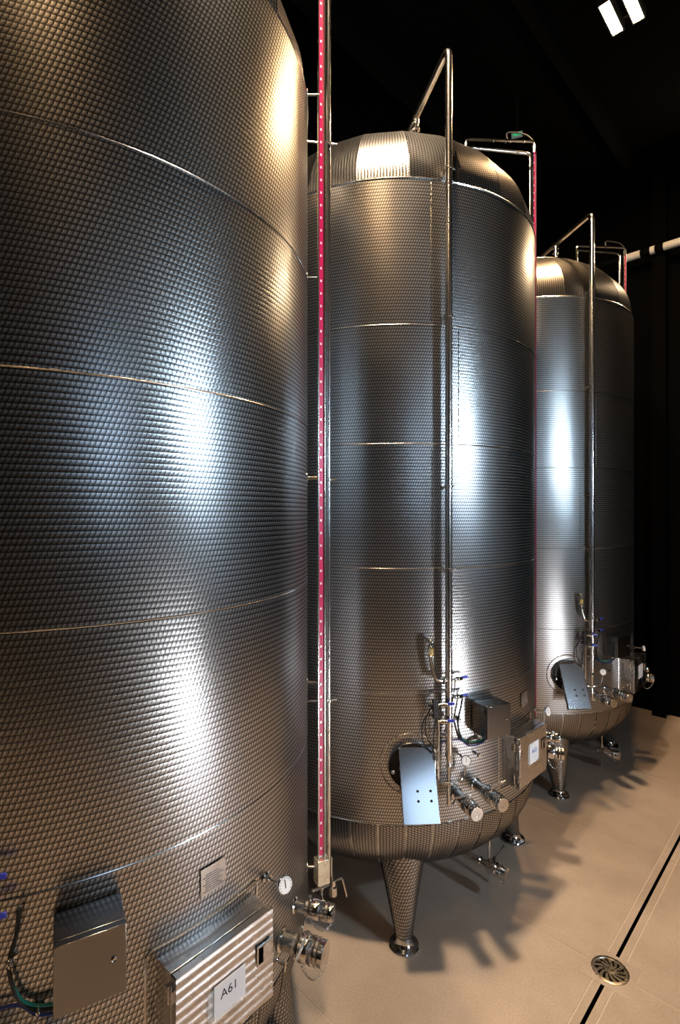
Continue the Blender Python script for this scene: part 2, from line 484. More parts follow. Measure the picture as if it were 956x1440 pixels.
def outlet(tank, phi, z, L, r, name, lever=None, chain=False, label=None):
    """pipe stub, clamped valve body and capped end, pointing straight out of the tank"""
    e = er(phi); o = cp(phi, -0.03, z)
    at = lambda d: cp(phi, d, z)
    mb = MB()
    mb.lathe(o, e, [(r * 0.98, 0), (r * 0.98, 0.03 + L * 0.30)], 20)
    mb.lathe(at(0.002), e, [(r * 1.25, 0), (r * 1.25, 0.004), (r * 1.02, 0.010)], 20)
    mb.lathe(at(L * 0.42), e, [(r * 1.0, 0), (r * 1.42, L * 0.04), (r * 1.42, L * 0.20), (r * 1.30, L * 0.24), (r * 1.42, L * 0.28), (r * 1.42, L * 0.34), (r * 1.05, L * 0.38)], 24)
    b = mb.build(name, 'steel', tank)
    c = MB(); tri_clamp(c, at(L * 0.36), e, r * 1.05, L * 0.10); 
    c.cyl(at(L * 0.36) + et(phi) * r * 1.3, at(L * 0.36) + et(phi) * r * 1.3 + EZ * r * 0.9, r * 0.16, seg=8)
    c.ball(at(L * 0.36) + et(phi) * r * 1.3 + EZ * r * 1.0, r * 0.26, 8)
    c.build('clamp_ring', 'pipe', b)
    c = MB(); tri_clamp(c, at(L * 0.84), e, r * 1.1, L * 0.08)
    c.build('clamp_ring', 'pipe', b)
    c = MB(); c.lathe(at(L * 0.88), e, [(r * 1.12, 0), (r * 1.32, L * 0.02), (r * 1.32, L * 0.10), (r * 1.24, L * 0.12), (r * 0.5, L * 0.12), (r * 0.45, L * 0.115)], 24)
    c.build('end_cap', 'steel', b)
    if lever:
        m_ = at(L * 0.60); d0 = (et(phi) * lever[0] + EZ * lever[1] + e * lever[2])
        up = V3((0, 0, 1)) if abs(lever[1]) < 0.9 else et(phi)
        lv = MB()
        lv.cyl(m_ + EZ * r * 1.3, m_ + EZ * r * 1.85, r * 0.3, seg=10)
        lv.tube(fillet([m_ + EZ * r * 1.75, m_ + EZ * r * 1.75 + d0 * 0.5 * lever[3], m_ + EZ * r * 1.75 + d0 * lever[3]], 0.01, 3), [0.006] * 4 + [0.005] * 3 + [0.007] * (len(fillet([(0, 0, 0), (0, 0, 1), (0, 0, 2)], 0.01, 3)) - 7), 8)
        lv.build('lever', 'pipe', b)
    if chain:
        chain_mesh(at(L * 0.40) - EZ * r * 1.3, at(L * 1.0) - EZ * r * 1.0, r * 2.2).build('retaining_chain', 'weld', b)
    return b

def ball_valve(tank, p, q, r=0.012, handle=0.06, hdir=None):
    """small ball valve from p to q with a blue handle going on past q"""
    p, q = V3(p), V3(q); d = (q - p).normalized()
    mb = MB(); L = (q - p).length
    mb.lathe(p, d, [(r * 0.7, 0), (r * 0.7, L * 0.25), (r * 1.15, L * 0.3), (r * 1.15, L * 0.45), (r * 1.35, L * 0.5), (r * 1.35, L * 0.72), (r * 1.1, L * 0.78), (r * 1.1, L)], 14)
    b = mb.build('ball_valve', 'steel', tank)
    hd = V3(hdir).normalized() if hdir is not None else d
    x = hd.cross(EZ).normalized() if abs(hd.z) < 0.9 else V3((1, 0, 0))
    o = q + EZ * r * 0.5
    plabel(MB().box(o + hd * handle * 0.42, hd * handle * 0.5, x * 0.005, hd.cross(x) * 0.0085).build('valve_handle', 'blue', b, bevel=0.002), 'blue plastic handle')
    return b

def make_tank(ribbed, box_phi, hatch_phi):
    T = empty('wine_tank')
    # ---- skin
    for a, b in zip(ZS[:-1], ZS[1:]):
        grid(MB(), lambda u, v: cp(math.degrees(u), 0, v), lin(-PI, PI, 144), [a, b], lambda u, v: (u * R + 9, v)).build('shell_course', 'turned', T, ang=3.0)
    for z in ZS:
        MB().tube([cp(360 * k / 144, 0.0, z) for k in range(144)], 0.0035, 6, True).build('weld_seam', 'weld', T)
    for phi, a, b in ((-37.3, 4.28, 5.22), (-28.2, 3.48, 4.24), (-37.0, 2.64, 3.44), (66, 4.28, 5.22), (66, 2.64, 3.44)):
        mb = MB()
        mb.tube([cp(phi, 0, a), cp(phi, 0, b)], 0.0028, 6)
        n_ = int((b - a) / 0.036)
        for k in range(n_):
            c = cp(phi, 0.001, a + 0.018 + k * 0.036)
            mb.lathe(c, er(phi), [(0.0055, 0), (0.004, 0.0025)], 6)
        mb.build('vertical_seam', 'weld', T)
    # ---- domed top of petals, crown and dished bottom
    NP = 22; st = 360.0 / NP
    for k in range(NP):
        p0 = -44 + k * st
        def fn(u, v, p0=p0):
            a = p0 + st * u; r = dome_r(v)
            mid = p0 + st / 2
            flat = math.cos(math.radians(st / 2)) / math.cos(math.radians(a - mid))   # chord panel
            r *= flat
            x = r * math.cos(math.radians(a)); y = r * math.sin(math.radians(a))
            return V3((x, y, dome_z(v)))
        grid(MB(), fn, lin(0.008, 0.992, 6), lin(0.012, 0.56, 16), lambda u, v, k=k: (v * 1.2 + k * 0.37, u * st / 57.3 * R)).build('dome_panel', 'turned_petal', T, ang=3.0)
    mb = MB()
    grid(mb, lambda u, v: V3((dome_r(v) * 0.984 * math.cos(u), dome_r(v) * 0.984 * math.sin(u), dome_z(v) - 0.003)), lin(-PI, PI, 72), lin(0.0, 1.0, 26), lambda u, v: (u * 0.8, v * 1.2))
    mb.build('dome_crown', 'brushed', T, ang=3.0)
    MB().torus((0, 0, dome_z(0.56) - 0.002), (0, 0, 1), dome_r(0.56) * 0.99, 0.007, 96, 6).build('weld_seam', 'weld', T)
    MB().torus((0, 0, 5.243), (0, 0, 1), R - 0.006, 0.011, 144, 6).build('weld_seam', 'weld', T)
    NB = 42; sb = 360.0 / NB
    for k in range(NB):
        p0 = -45 + k * sb
        grid(MB(), lambda u, v: V3((dish_r(v) * math.cos(math.radians(p0 + sb * u)), dish_r(v) * math.sin(math.radians(p0 + sb * u)), dish_z(v))),
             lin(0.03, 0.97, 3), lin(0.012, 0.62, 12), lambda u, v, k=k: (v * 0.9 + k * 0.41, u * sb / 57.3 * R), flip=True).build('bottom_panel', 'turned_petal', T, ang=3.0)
    grid(MB(), lambda u, v: V3((dish_r(v) * 0.998 * math.cos(u), dish_r(v) * 0.998 * math.sin(u), dish_z(v) + 0.002)), lin(-PI, PI, 72), lin(0.0, 1.0, 18),
         lambda u, v: (u * 0.8, v), flip=True).build('dished_bottom', 'brushed', T, ang=3.0)
    # ---- legs
    for phi in (-45, 45, 135, -135):
        c = er(phi) * 1.155
        seg = 28; mb = MB()
        grid(mb, lambda u, v: c + V3((math.cos(u), math.sin(u), 0)) * (0.054 + 0.138 * (v - 0.05) / 0.6) + EZ * v - er(phi) * 0.185 * (v - 0.05) / 0.6, lin(-PI, PI, seg), [0.05, 0.2, 0.4, 0.6, 0.74], lambda u, v: (u * 0.1 + 2, v))
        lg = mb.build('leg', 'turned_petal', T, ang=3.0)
        ft = MB(); ft.lathe(c, EZ, [(0.104, 0), (0.106, 0.012), (0.100, 0.020), (0.070, 0.026), (0.058, 0.045), (0.056, 0.07)], 32)
        ft.build('foot', 'steel', lg)
    # ---- round manway with its tilted cover plate
    ph, z = -43.5, 1.31
    mw = MB(); e = er(ph)
    mw.lathe(cp(ph, -0.06, z), e, [(0.158, 0), (0.158, 0.085), (0.152, 0.095), (0.146, 0.085), (0.146, 0.0)], 40, False)
    man = mw.build('manway', 'steel', T)
    MB().lathe(cp(ph, 0.004, z), e, [(0.146, 0), (0.146, 0.004), (0.09, 0.001), (0.01, -0.004)], 32).build('manway_lid', 'lid_shade', man)
    ring = []
    for k in range(56):
        t = 2 * PI * k / 56
        ring.append(cp(ph + math.degrees(0.205 * math.cos(t) / R), 0.001, z + 0.205 * math.sin(t)))
    MB().tube(ring, 0.0045, 6, True).build('manway_weld', 'weld', man)
    mb = MB()
    for s in (-1, 1):
        mb.ball(cp(ph + s * 5.6, 0.045, z - 0.03), 0.018)
        mb.cyl(cp(ph + s * 5.6, 0.0, z - 0.03), cp(ph + s * 5.6, 0.05, z - 0.03), 0.009, seg=8)
    mb.build('lid_knob', 'steel', man)
    pc = cp(-42.2, 0.118, 1.232); tilt = 0.50
    e2 = er(-43.2); t2 = et(-43.2)
    up = EZ * math.cos(tilt) - e2 * math.sin(tilt); nn = t2.cross(up).normalized()
    pl = MB().box(pc - nn * 0.004, t2 * 0.1165, up * 0.222, nn * 0.004).build('cover_plate', 'plate', T, bevel=0.002)
    mb = MB()
    for s in (-1, 1):
        mb.box(pc + t2 * s * 0.113 - nn * 0.022, t2 * 0.003, up * 0.215, nn * 0.018)
    mb.box(pc - up * 0.218 - nn * 0.022, t2 * 0.113, up * 0.003, nn * 0.018)
    mb.build('folded_edge', 'brushed', pl)
    for sx, sy in ((-0.012, -0.018), (0.072, -0.018), (-0.012, -0.075), (0.072, -0.075)):
        MB().lathe(pc + t2 * sx + up * (sy - 0.02), nn, [(0.0085, 0), (0.0085, 0.003), (0.005, 0.005)], 12).build('bolt', 'rubber', pl)
    mb = MB(); mb.cyl(pc - up * 0.06 - nn * 0.01, cp(-42.5, 0.0, 1.20), 0.014, seg=10)
    mb.cyl(pc + up * 0.17 - nn * 0.01, cp(-42.0, -0.02, 1.43), 0.010, seg=10)
    mb.build('hinge_arm', 'pipe', pl)
    # ---- cleaning pipe standing in front of the shell
    pp, pd = -33.0, 0.07
    zt = 6.08
    end = er(pp) * 0.30 + EZ * 6.03
    path = [cp(pp, pd, 1.39), cp(pp, pd, zt), end + EZ * 0.02, end - EZ * 0.12]
    cip = MB().tube(fillet(path, 0.07), 0.0235, 14).build('cleaning_pipe', 'pipe', T)
    MB().lathe(cp(pp, pd, 1.055), EZ, [(0.012, 0), (0.015, 0.01), (0.015, 0.10), (0.013, 0.11), (0.013, 0.24), (0.018, 0.25), (0.018, 0.27), (0.014, 0.28), (0.0235, 0.335)], 16).build('pipe_reducer', 'steel', cip)
    for zz in (1.62, 2.62, 3.17, 4.3, 5.28):
        mb = MB(); mb.lathe(cp(pp, pd, zz - 0.009), EZ, [(0.026, 0), (0.029, 0.002), (0.029, 0.016), (0.026, 0.018)], 16)
        mb.cyl(cp(pp, -0.01, zz), cp(pp, pd - 0.02, zz), 0.0055, seg=8)
        mb.cyl(cp(pp, pd, zz) + et(pp) * 0.026, cp(pp, pd, zz) + et(pp) * 0.045, 0.006, seg=8)
        mb.lathe(cp(pp, 0.0, zz), er(pp), [(0.03, 0), (0.03, 0.004)], 16)
        mb.build('pipe_clamp', 'weld', cip)
    mb = MB(); dcap = cp(pp, pd, 1.075)
    mb.tube(fillet([dcap, dcap + et(pp) * 0.03 - EZ * 0.02, dcap + et(pp) * 0.055 + EZ * 0.03], 0.01), 0.005, 6)
    mb.build('drain_cock', 'steel', cip)
    # ---- bent inlet with sight glass
    pts = [cp(-33.3, pd - 0.01, 1.885), cp(-36.6, pd, 1.885), cp(-37.9, 0.065, 1.99), cp(-38.1, 0.065, 2.05)]
    inl = MB().tube(fillet(pts, 0.07), 0.018, 12).build('inlet_bend', 'steel', T)
    MB().cyl(cp(-38.1, 0.065, 2.05), cp(-38.1, 0.065, 2.105), 0.017).build('sight_glass', 'amber', inl)
    mb = MB()
    for zz in (2.05, 2.11): mb.lathe(cp(-38.1, 0.065, zz - 0.006), EZ, [(0.021, 0), (0.024, 0.003), (0.024, 0.010), (0.021, 0.013)], 16)
    mb.tube(fillet([cp(-38.1, 0.065, 2.11), cp(-38.1, 0.065, 2.145), cp(-39.5, -0.01, 2.145)], 0.03), 0.017, 12)
    for k in range(3): mb.cyl(cp(-38.1, 0.065, 2.045) + V3((math.cos(k * 2.1), math.sin(k * 2.1), 0)) * 0.023, cp(-38.1, 0.065, 2.118) + V3((math.cos(k * 2.1), math.sin(k * 2.1), 0)) * 0.023, 0.0028, seg=6)
    mb.build('sight_fitting', 'steel', inl)
    mb = MB(); tri_clamp(mb, cp(-34.6, pd, 1.885), et(pp), 0.019, 0.014); mb.build('clamp_ring', 'steel', inl)
    # ---- small ball valves and their actuators beside the pipe
    for zz in (1.885, 1.765):
        ball_valve(T, cp(-32.0, pd, zz), cp(-28.6, 0.06, zz), 0.0115, 0.05)
    for p_, zz in ((-36.6, 1.735), (-36.4, 1.625)):
        ball_valve(T, cp(p_, 0.095, zz), cp(-34.2, 0.115, zz + 0.004), 0.012, 0.05)
    ball_valve(T, cp(-35.6, 0.06, 1.515), cp(-33.6, 0.06, 1.52), 0.011, 0.012)
    for p_, zz, hh in ((-37.3, 1.735, 0.034), (-37.2, 1.675, 0.028)):
        mb = MB(); mb.box(cp(p_, 0.085, zz), er(p_) * 0.018, et(p_) * 0.018, EZ * hh)
        mb.cyl(cp(p_ - 0.5, 0.085, zz), cp(p_ - 1.9, 0.085, zz - 0.002), 0.011, seg=10)
        mb.build('actuator', 'black', T, bevel=0.003)
    # gauge line: thin pipe down, across under the cleaning pipe and up to the dial
    gl = [cp(-35.9, 0.06, 1.61), cp(-35.9, 0.06, 1.205), cp(-32.0, 0.10, 1.205), cp(-28.4, 0.075, 1.215), cp(-27.9, 0.075, 1.285)]
    MB().tube(fillet(gl, 0.035), 0.0085, 10).build('gauge_pipe', 'pipe', T)
    mb = MB(); mb.lathe(cp(-37.0, 0.05, 1.275), EZ, [(0.006, 0), (0.013, 0.006), (0.013, 0.10), (0.008, 0.108), (0.006, 0.15)], 12)
    mb.build('pressure_sensor', 'pipe', T)
    gp = cp(-28.0, 0.085, 1.345); ge = (er(-48) * 0.94 + EZ * 0.22).normalized()
    mb = MB(); mb.lathe(gp - ge * 0.012, ge, [(0.02, -0.004), (0.033, 0), (0.034, 0.02), (0.031, 0.024), (0.030, 0.021)], 28); mb.cyl(gp - EZ * 0.07, gp - EZ * 0.03, 0.007, seg=8)
    mb.tube([cp(-27.9, -0.01, 1.345), gp - ge * 0.01], 0.007, 8)
    pg = mb.build('pressure_gauge', 'steel', T)
    MB().lathe(gp + ge * 0.0095, ge, [(0.030, 0), (0.030, 0.001)], 28).build('dial_face', 'white', pg)
    x, y, a = basis(ge)
    mb = MB(); mb.box(gp + ge * 0.0115 + y * 0.006, x * 0.0013, y * 0.016, a * 0.0006)
    for k in range(11):
        t = -2.2 + 4.4 * k / 10
        dr = x * math.sin(t) + y * math.cos(t); mb.box(gp + ge * 0.0112 + dr * 0.025, dr * 0.003, dr.cross(a) * 0.0007, a * 0.0004)
    mb.build('dial_needle', 'ink', pg)
    mb = MB(); mb.lathe(cp(-22, 0.0, 1.335), er(-24), [(0.008, 0), (0.008, 0.03), (0.012, 0.035), (0.012, 0.05)], 10)
    mb.build('test_cock', 'steel', T)
    # thin black signal wires drooping from the actuators
    wires = [[(-37.9, .08, 1.73), (-39.2, .03, 1.62), (-38.9, .02, 1.50), (-36.9, .03, 1.43), (-35.2, .05, 1.42)],
             [(-38.3, .06, 1.70), (-40.2, .02, 1.58), (-40.1, .02, 1.47), (-38.6, .02, 1.42), (-37.5, .04, 1.40)],
             [(-36.9, .08, 1.64), (-37.3, .05, 1.50), (-36.9, .05, 1.40), (-36.4, .05, 1.27)],
             [(-31.0, .07, 1.88), (-30.4, .03, 1.80), (-31.4, .03, 1.68), (-32.4, .03, 1.60), (-34.2, .03, 1.50)]]
    for w in wires:
        MB().tube(spline([cp(*q) for q in w]), 0.0035, 6).build('signal_wire', 'rubber', T)
    # ---- control box
    ph, z, w, h = box_phi, 1.60, 0.20, 0.21
    e, t = er(ph), et(ph)
    cb = MB().box(cp(ph, 0.070, z), e * 0.065, t * w / 2, EZ * h / 2).build('control_box', 'boxsteel', T, bevel=0.002)
    MB().box(cp(ph, 0.149, z), e * 0.0115, t * (w / 2 + 0.001), EZ * (h / 2 + 0.001)).build('box_door', 'boxsteel', cb, bevel=0.0015)
    mb = MB(); lk = cp(ph, 0.160, z) + t * 0.065 + EZ * 0.008
    mb.lathe(lk, e, [(0.009, 0), (0.009, 0.004), (0.006, 0.007), (0.0055, 0.004)], 14); mb.build('lock', 'steel', cb)
    mb = MB()
    for s in (-1, 1): mb.box(cp(ph, -0.005, z) + EZ * s * 0.06, e * 0.016, t * 0.06, EZ * 0.012)
    mb.build('wall_bracket', 'brushed', cb)
    mb = MB()
    for k in (-0.055, -0.01, 0.05):
        mb.lathe(cp(ph, 0.07, z - h / 2 - 0.026) + t * k, EZ, [(0.008, 0), (0.011, 0.006), (0.011, 0.014), (0.008, 0.016), (0.008, 0.03)], 10)
    mb.build('cable_gland', 'steel', cb)
    for k, (mat, off, r) in enumerate((('teal', 0.0, 0.005), ('rubber', 0.012, 0.006), ('navy', 0.024, 0.005))):
        pts = [cp(ph, 0.07, 1.475) + t * (-0.055 + 0.03 * k), cp(ph - 2.6, 0.05, 1.445 - off), cp(ph - 6.2, 0.022 + off * .3, 1.435 - off), cp(ph - 8.6, 0.02, 1.475 - off), cp(ph - 9.9 , 0.022 + off * .3, 1.58), cp(ph - 8.9, 0.03, 1.69), cp(ph - 8.6, 0.035 + off * .4, 1.77)]
        if k == 2: pts = pts[:4] + [cp(ph - 11.5, 0.02, 1.46), cp(ph - 16, 0.03, 1.46)]
        MB().tube(spline(pts), r, 8).build('control_cable', mat, T)
    for p_, zz in ((ph - 2.7, 1.44), (ph - 6.3, 1.425), (ph - 9.7, 1.60)):
        mb = MB(); mb.lathe(cp(p_, 0.0, zz), er(p_), [(0.016, 0), (0.016, 0.008), (0.006, 0.012), (0.006, 0.04)], 10)
        mb.torus(cp(p_, 0.03, zz), et(p_) , 0.016, 0.0025, 12, 5); mb.build('cable_clip', 'steel', T)
    # ---- rectangular hatch carrying the sheet
    ph, z, w, h = hatch_phi, 1.241, 0.43, 0.35
    e, t = er(ph), et(ph)
    hb = MB().box(cp(ph, 0.010, z), e * 0.070, t * (w / 2 - 0.004), EZ * (h / 2 - 0.004)).build('hatch', 'brushed', T, bevel=0.002)
    dm = MB()
    if ribbed:  # ribs put the stripes reflected in the flat face into its shape
        n_ = 10; steps = 8
        us = lin(-w / 2, w / 2, 2); vv = lin(-h / 2, h / 2, n_ * steps)
        def rf(u, v):
            k = 0.5 - 0.5 * math.cos(2 * PI * n_ * (v + h / 2) / h)
            return cp(ph, 0.119 + 0.0022 * k, z) + t * u + EZ * v
        grid(dm, rf, us, vv, lambda u, v: (u, v))
        grid(dm, lambda u, v: cp(ph, 0.090, z) + t * u + EZ * v, us, lin(-h / 2, h / 2, 1), lambda u, v: (u, v), flip=True)
        for s in (-1, 1):
            dm.box(cp(ph, 0.104, z) + t * s * (w / 2 - 0.002), e * 0.014, t * 0.002, EZ * h / 2)
            dm.box(cp(ph, 0.104, z) + EZ * s * (h / 2 - 0.002), e * 0.014, t * (w / 2), EZ * 0.002)
        hd = dm.build('hatch_door', 'brushed', hb, ang=1.2)
    else:
        dm.box(cp(ph, 0.104, z), e * 0.016, t * w / 2, EZ * h / 2)
        hd = dm.build('hatch_door', 'brushed', hb, bevel=0.003)
    for zz in (-0.11, 0.11):
        mb = MB(); mb.box(cp(ph, 0.085, z + zz) - t * (w / 2 + 0.004), e * 0.022, t * 0.006, EZ * 0.022); mb.cyl(cp(ph, 0.085, z + zz - 0.03) - t * (w / 2 + 0.008), cp(ph, 0.085, z + zz + 0.03) - t * (w / 2 + 0.008), 0.005, seg=8)
        mb.build('hinge', 'steel', hb)
        lc = cp(ph, 0.1265, z + 0.035) + t * 0.168
    mb = MB()
    for s in (-1, 1):
        mb.box(lc + t * s * 0.036, e * 0.003, t * 0.0025, EZ * 0.034); mb.box(lc + EZ * s * 0.034, e * 0.003, t * 0.0385, EZ * 0.0025)
    mb.build('latch_frame', 'steel', hb)
    MB().box(lc - e * 0.0005, e * 0.0015, t * 0.034, EZ * 0.032).build('latch_recess', 'pit', hb)
    MB().box(lc + e * 0.003 + t * 0.011, e * 0.002, t * 0.022, EZ * 0.030).build('latch_paddle', 'brushed', hb, bevel=0.001)
    fw, fh = w / 2 + 0.035, h / 2 + 0.035; ring = []
    for cxs, czs, a0 in ((1, 1, 0), (-1, 1, 90), (-1, -1, 180), (1, -1, 270)):
        for k in range(7):
            a = math.radians(a0 + 15 * k)
            uu = cxs * (fw - 0.03) + 0.03 * math.cos(a); zz = czs * (fh - 0.03) + 0.03 * math.sin(a)
            ring.append((uu, zz))
    path = []
    for i in range(len(ring)):
        p0, p1 = ring[i], ring[(i + 1) % len(ring)]
        m_ = max(1, int(math.hypot(p1[0] - p0[0], p1[1] - p0[1]) / 0.04))
        for k in range(m_): path.append((p0[0] + (p1[0] - p0[0]) * k / m_, p0[1] + (p1[1] - p0[1]) * k / m_))
    MB().tube([cp(ph + math.degrees(a / R), 0.001, z + b_) for a, b_ in path], 0.006, 6, True).build('hatch_weld', 'weld', T)
    # name plate
    grid(MB(), lambda u, v: cp(u, 0.006, v), lin(0.9, 6.0, 6), [1.54, 1.645], lambda u, v: (u, v)).build('name_plate', 'brushed', T, ang=3.0)
    npl = [o for o in T.children if o.name.startswith('name_plate')][-1]
    mb = MB()
    for k in range(8):
        zz = 1.552 + k * 0.0088
        grid(mb, lambda u, v: cp(u, 0.0066, v), lin(1.3 + (0.5 if k % 3 else 0), 5.6 - (k * 37 % 5) * 0.3, 5), [zz, zz + 0.0035], lambda u, v: (u, v))
    mb.build('engraved_lines', 'etch', npl, smooth=False)
    # ---- thermometer
    ph, z = 16.8, 1.42
    e = er(ph); tp = cp(ph, 0.105, z); te = (er(ph - 25) * 0.95 + EZ * 0.25).normalized()
    mb = MB(); mb.tube([cp(ph, -0.01, z), cp(ph, 0.07, z), tp - te * 0.012], 0.006, 8)
    mb.lathe(tp - te * 0.016, te, [(0.012, -0.01), (0.030, 0), (0.036, 0.004), (0.036, 0.017), (0.033, 0.020), (0.032, 0.017)], 28)
    mb.lathe(cp(ph, 0.0, z), e, [(0.022, 0), (0.022, 0.006), (0.013, 0.012), (0.013, 0.03)], 16)
    th = mb.build('thermometer', 'steel', T)
    MB().lathe(tp + te * 0.001, te, [(0.032, 0), (0.032, 0.001)], 28).build('dial_face', 'white', th)
    x, y, a = basis(te)
    mb = MB(); mb.box(tp + te * 0.0028 + y * 0.004, x * 0.002, y * 0.016, a * 0.0006)
    for k in range(11):
        t_ = -2.2 + 4.4 * k / 10
        dr = x * math.sin(t_) + y * math.cos(t_); mb.box(tp + te * 0.0026 + dr * 0.027, dr * 0.003, dr.cross(a) * 0.0007, a * 0.0004)
    mb.build('dial_needle', 'ink', th)
    # ---- outlets
    outlet(T, -28.7, 1.078, 0.25, 0.035, 'outlet_valve', lever=(-0.9, 0.0, -0.15, 0.11))
    outlet(T, -22.0, 1.118, 0.28, 0.035, 'outlet_valve', lever=(0.95, 0.25, 0.1, 0.11))
    outlet(T, 29.5, 1.10, 0.20, 0.029, 'outlet_valve', chain=True)
    outlet(T, 23.0, 1.045, 0.22, 0.040, 'racking_valve', lever=(-0.75, -0.45, -0.1, 0.12), chain=True)
    mb = MB(); ph, z = 18.0, 1.055
    mb.lathe(cp(ph, -0.01, z), er(ph), [(0.009, 0), (0.009, 0.04), (0.013, 0.044), (0.013, 0.06), (0.009, 0.064), (0.009, 0.10)], 10)
    mb.cyl(cp(ph, 0.085, z - 0.032), cp(ph, 0.085, z + 0.028), 0.005, seg=8); mb.cyl(cp(ph, 0.045, z) , cp(ph, 0.045, z + 0.03), 0.006, seg=8)
    mb.build('sample_tap', 'steel', T)
    # ---- level gauge: channel, red scale with white marks, housing at its foot
    gph, gd = 44.5, 0.08
    e, t = er(gph), et(gph)
    face = (er(gph - 62)).normalized(); side = V3((-face.y, face.x, 0))
    g0, g1 = 1.11, 6.35
    gc = cp(gph, gd, 0)
    mb = MB()
    mb.box(gc - face * 0.012 + EZ * (g0 + g1) / 2, face * 0.002, side * 0.020, EZ * (g1 - g0) / 2)
    for s in (-1, 1): mb.box(gc - face * 0.004 + side * s * 0.019 + EZ * (g0 + g1) / 2, face * 0.008, side * 0.002, EZ * (g1 - g0) / 2)
    lg = mb.build('level_gauge', 'pipe', T)
    plabel(MB().box(gc - face * 0.007 + EZ * (g0 + g1) / 2, face * 0.002, side * 0.0125, EZ * ((g1 - g0) / 2 - 0.01)).build('level_scale', 'scale', lg, smooth=False), 'magenta red level scale with white marks')
    mb = MB(); zz = g0 + 0.05
    while zz < g1 - 0.03:
        mb.box(gc - face * 0.0046 - side * 0.002 + EZ * zz, face * 0.0004, side * 0.0050, EZ * 0.0065); zz += 0.069
    mb.build('scale_marks', 'mark', lg, smooth=False)
    mb = MB()
    mb.box(gc + EZ * 1.045 - face * 0.0, face * 0.030, side * 0.036, EZ * 0.067)
    hs = mb.build('gauge_housing', 'housing', lg, bevel=0.003)
    for zz in (1.06, 2.07, 3.19, 4.28, 5.28):
        mb = MB(); mb.cyl(cp(gph, -0.01, zz), gc - e * 0.012 + EZ * zz, 0.006, seg=8); mb.lathe(cp(gph, 0.0, zz), e, [(0.028, 0), (0.028, 0.004)], 14)
        mb.build('gauge_bracket', 'weld', lg)
    mb = MB(); b0 = gc + EZ * 0.978
    mb.lathe(b0 - EZ * 0.045, EZ, [(0.010, 0), (0.014, 0.006), (0.014, 0.022), (0.009, 0.028), (0.009, 0.045)], 12)
    mb.tube(fillet([b0 - EZ * 0.03, b0 - EZ * 0.075, cp(29.5, 0.15, 1.14)], 0.02), 0.008, 8)
    mb.cyl(b0 - EZ * 0.03 - side * 0.055, b0 - EZ * 0.03 + side * 0.05, 0.008, seg=8)
    mb.build('gauge_cock', 'steel', lg)
    mb = MB(); c1 = b0 + side * 0.065 + face * 0.01 - EZ * 0.035
    mb.lathe(c1 - EZ * 0.055, EZ, [(0.016, 0), (0.022, 0.004), (0.022, 0.05), (0.014, 0.055), (0.012, 0.085)], 16)
    mb.tube(fillet([c1 + EZ * 0.02, c1 + EZ * 0.025 + side * 0.055, c1 + side * 0.085 - EZ * 0.09], 0.012), 0.005, 8)
    mb.tube(fillet([c1, c1 + EZ * 0.06 - side * 0.01, c1 + EZ * 0.16 - side * 0.01], 0.02), 0.006, 8)
    mb.build('gauge_valve', 'steel', lg)
    # top of the gauge runs back over the dome
    tp = gc + EZ * (g1 - 0.01)
    mb = MB(); ed = er(gph) * 0.72 + EZ * 6.36
    mb.tube(fillet([tp - EZ * 0.05, tp + EZ * 0.05, ed + EZ * 0.05, ed - EZ * 0.45], 0.04), 0.013, 10)
    for k in (0.15, 0.35, 0.42, 0.6): tri_clamp(mb, tp.lerp(ed, k) + EZ * 0.05, ed - tp, 0.015, 0.02)
    mb.build('gauge_return_pipe', 'steel', lg)
    MB().tube(spline([tp + EZ * 0.04, tp + EZ * 0.11 - e * 0.08, tp + EZ * 0.13 - e * 0.24, tp.lerp(ed, 0.4) + EZ * 0.06]), 0.006, 6).build('gauge_hose', 'rubber', lg)
    # ---- vent pipe up the shell and over the dome
    vp, vd = 52.5, 0.125
    v_end = er(vp) * 0.78 + EZ * 6.41
    mb = MB(); mb.tube(fillet([cp(vp, vd, 0.98), cp(vp, vd, 6.41), v_end, v_end - EZ * 0.5], 0.05), 0.015, 12)
    vt = mb.build('vent_pipe', 'pipe', T)
    for zz in (1.9, 3.19, 5.15):
        mb = MB(); mb.lathe(cp(vp, vd, zz - 0.01), EZ, [(0.018, 0), (0.022, 0.003), (0.022, 0.017), (0.018, 0.02)], 12); mb.cyl(cp(vp, -0.01, zz), cp(vp, vd - 0.015, zz), 0.006, seg=8)
        mb.cyl(cp(vp, vd, zz), cp(vp, vd + 0.05, zz), 0.006, seg=8)
        mb.build('vent_clamp', 'weld', vt)
    # ---- fittings on the dome
    tt = 0.62; o = V3((dome_r(tt) * math.cos(math.radians(-34)), dome_r(tt) * math.sin(math.radians(-34)), dome_z(tt)))
    mb = MB(); mb.lathe(o - EZ * 0.02, EZ, [(0.02, 0), (0.02, 0.06), (0.035, 0.065), (0.035, 0.08), (0.02, 0.085), (0.02, 0.11), (0.03, 0.115), (0.03, 0.14), (0.01, 0.15)], 16)
    mb.build('relief_valve', 'steel', T)
    # ---- bottom drain with its own valve
    zz = 0.25
    dp = MB().tube(fillet([(0, 0, 0.36), (0, 0, zz), (0.97, 0.0, zz)], 0.08), 0.028, 14).build('drain_pipe', 'pipe', T)
    ax = V3((1, 0, 0)); mb = MB()
    mb.lathe((0.93, 0, zz), ax, [(0.029, 0), (0.038, 0.008), (0.038, 0.018), (0.031, 0.026), (0.031, 0.07), (0.052, 0.08), (0.052, 0.15), (0.044, 0.16), (0.044, 0.17), (0.052, 0.18), (0.052, 0.21), (0.048, 0.22), (0.048, 0.235), (0.02, 0.235)], 24)
    dv = mb.build('drain_valve', 'steel', dp)
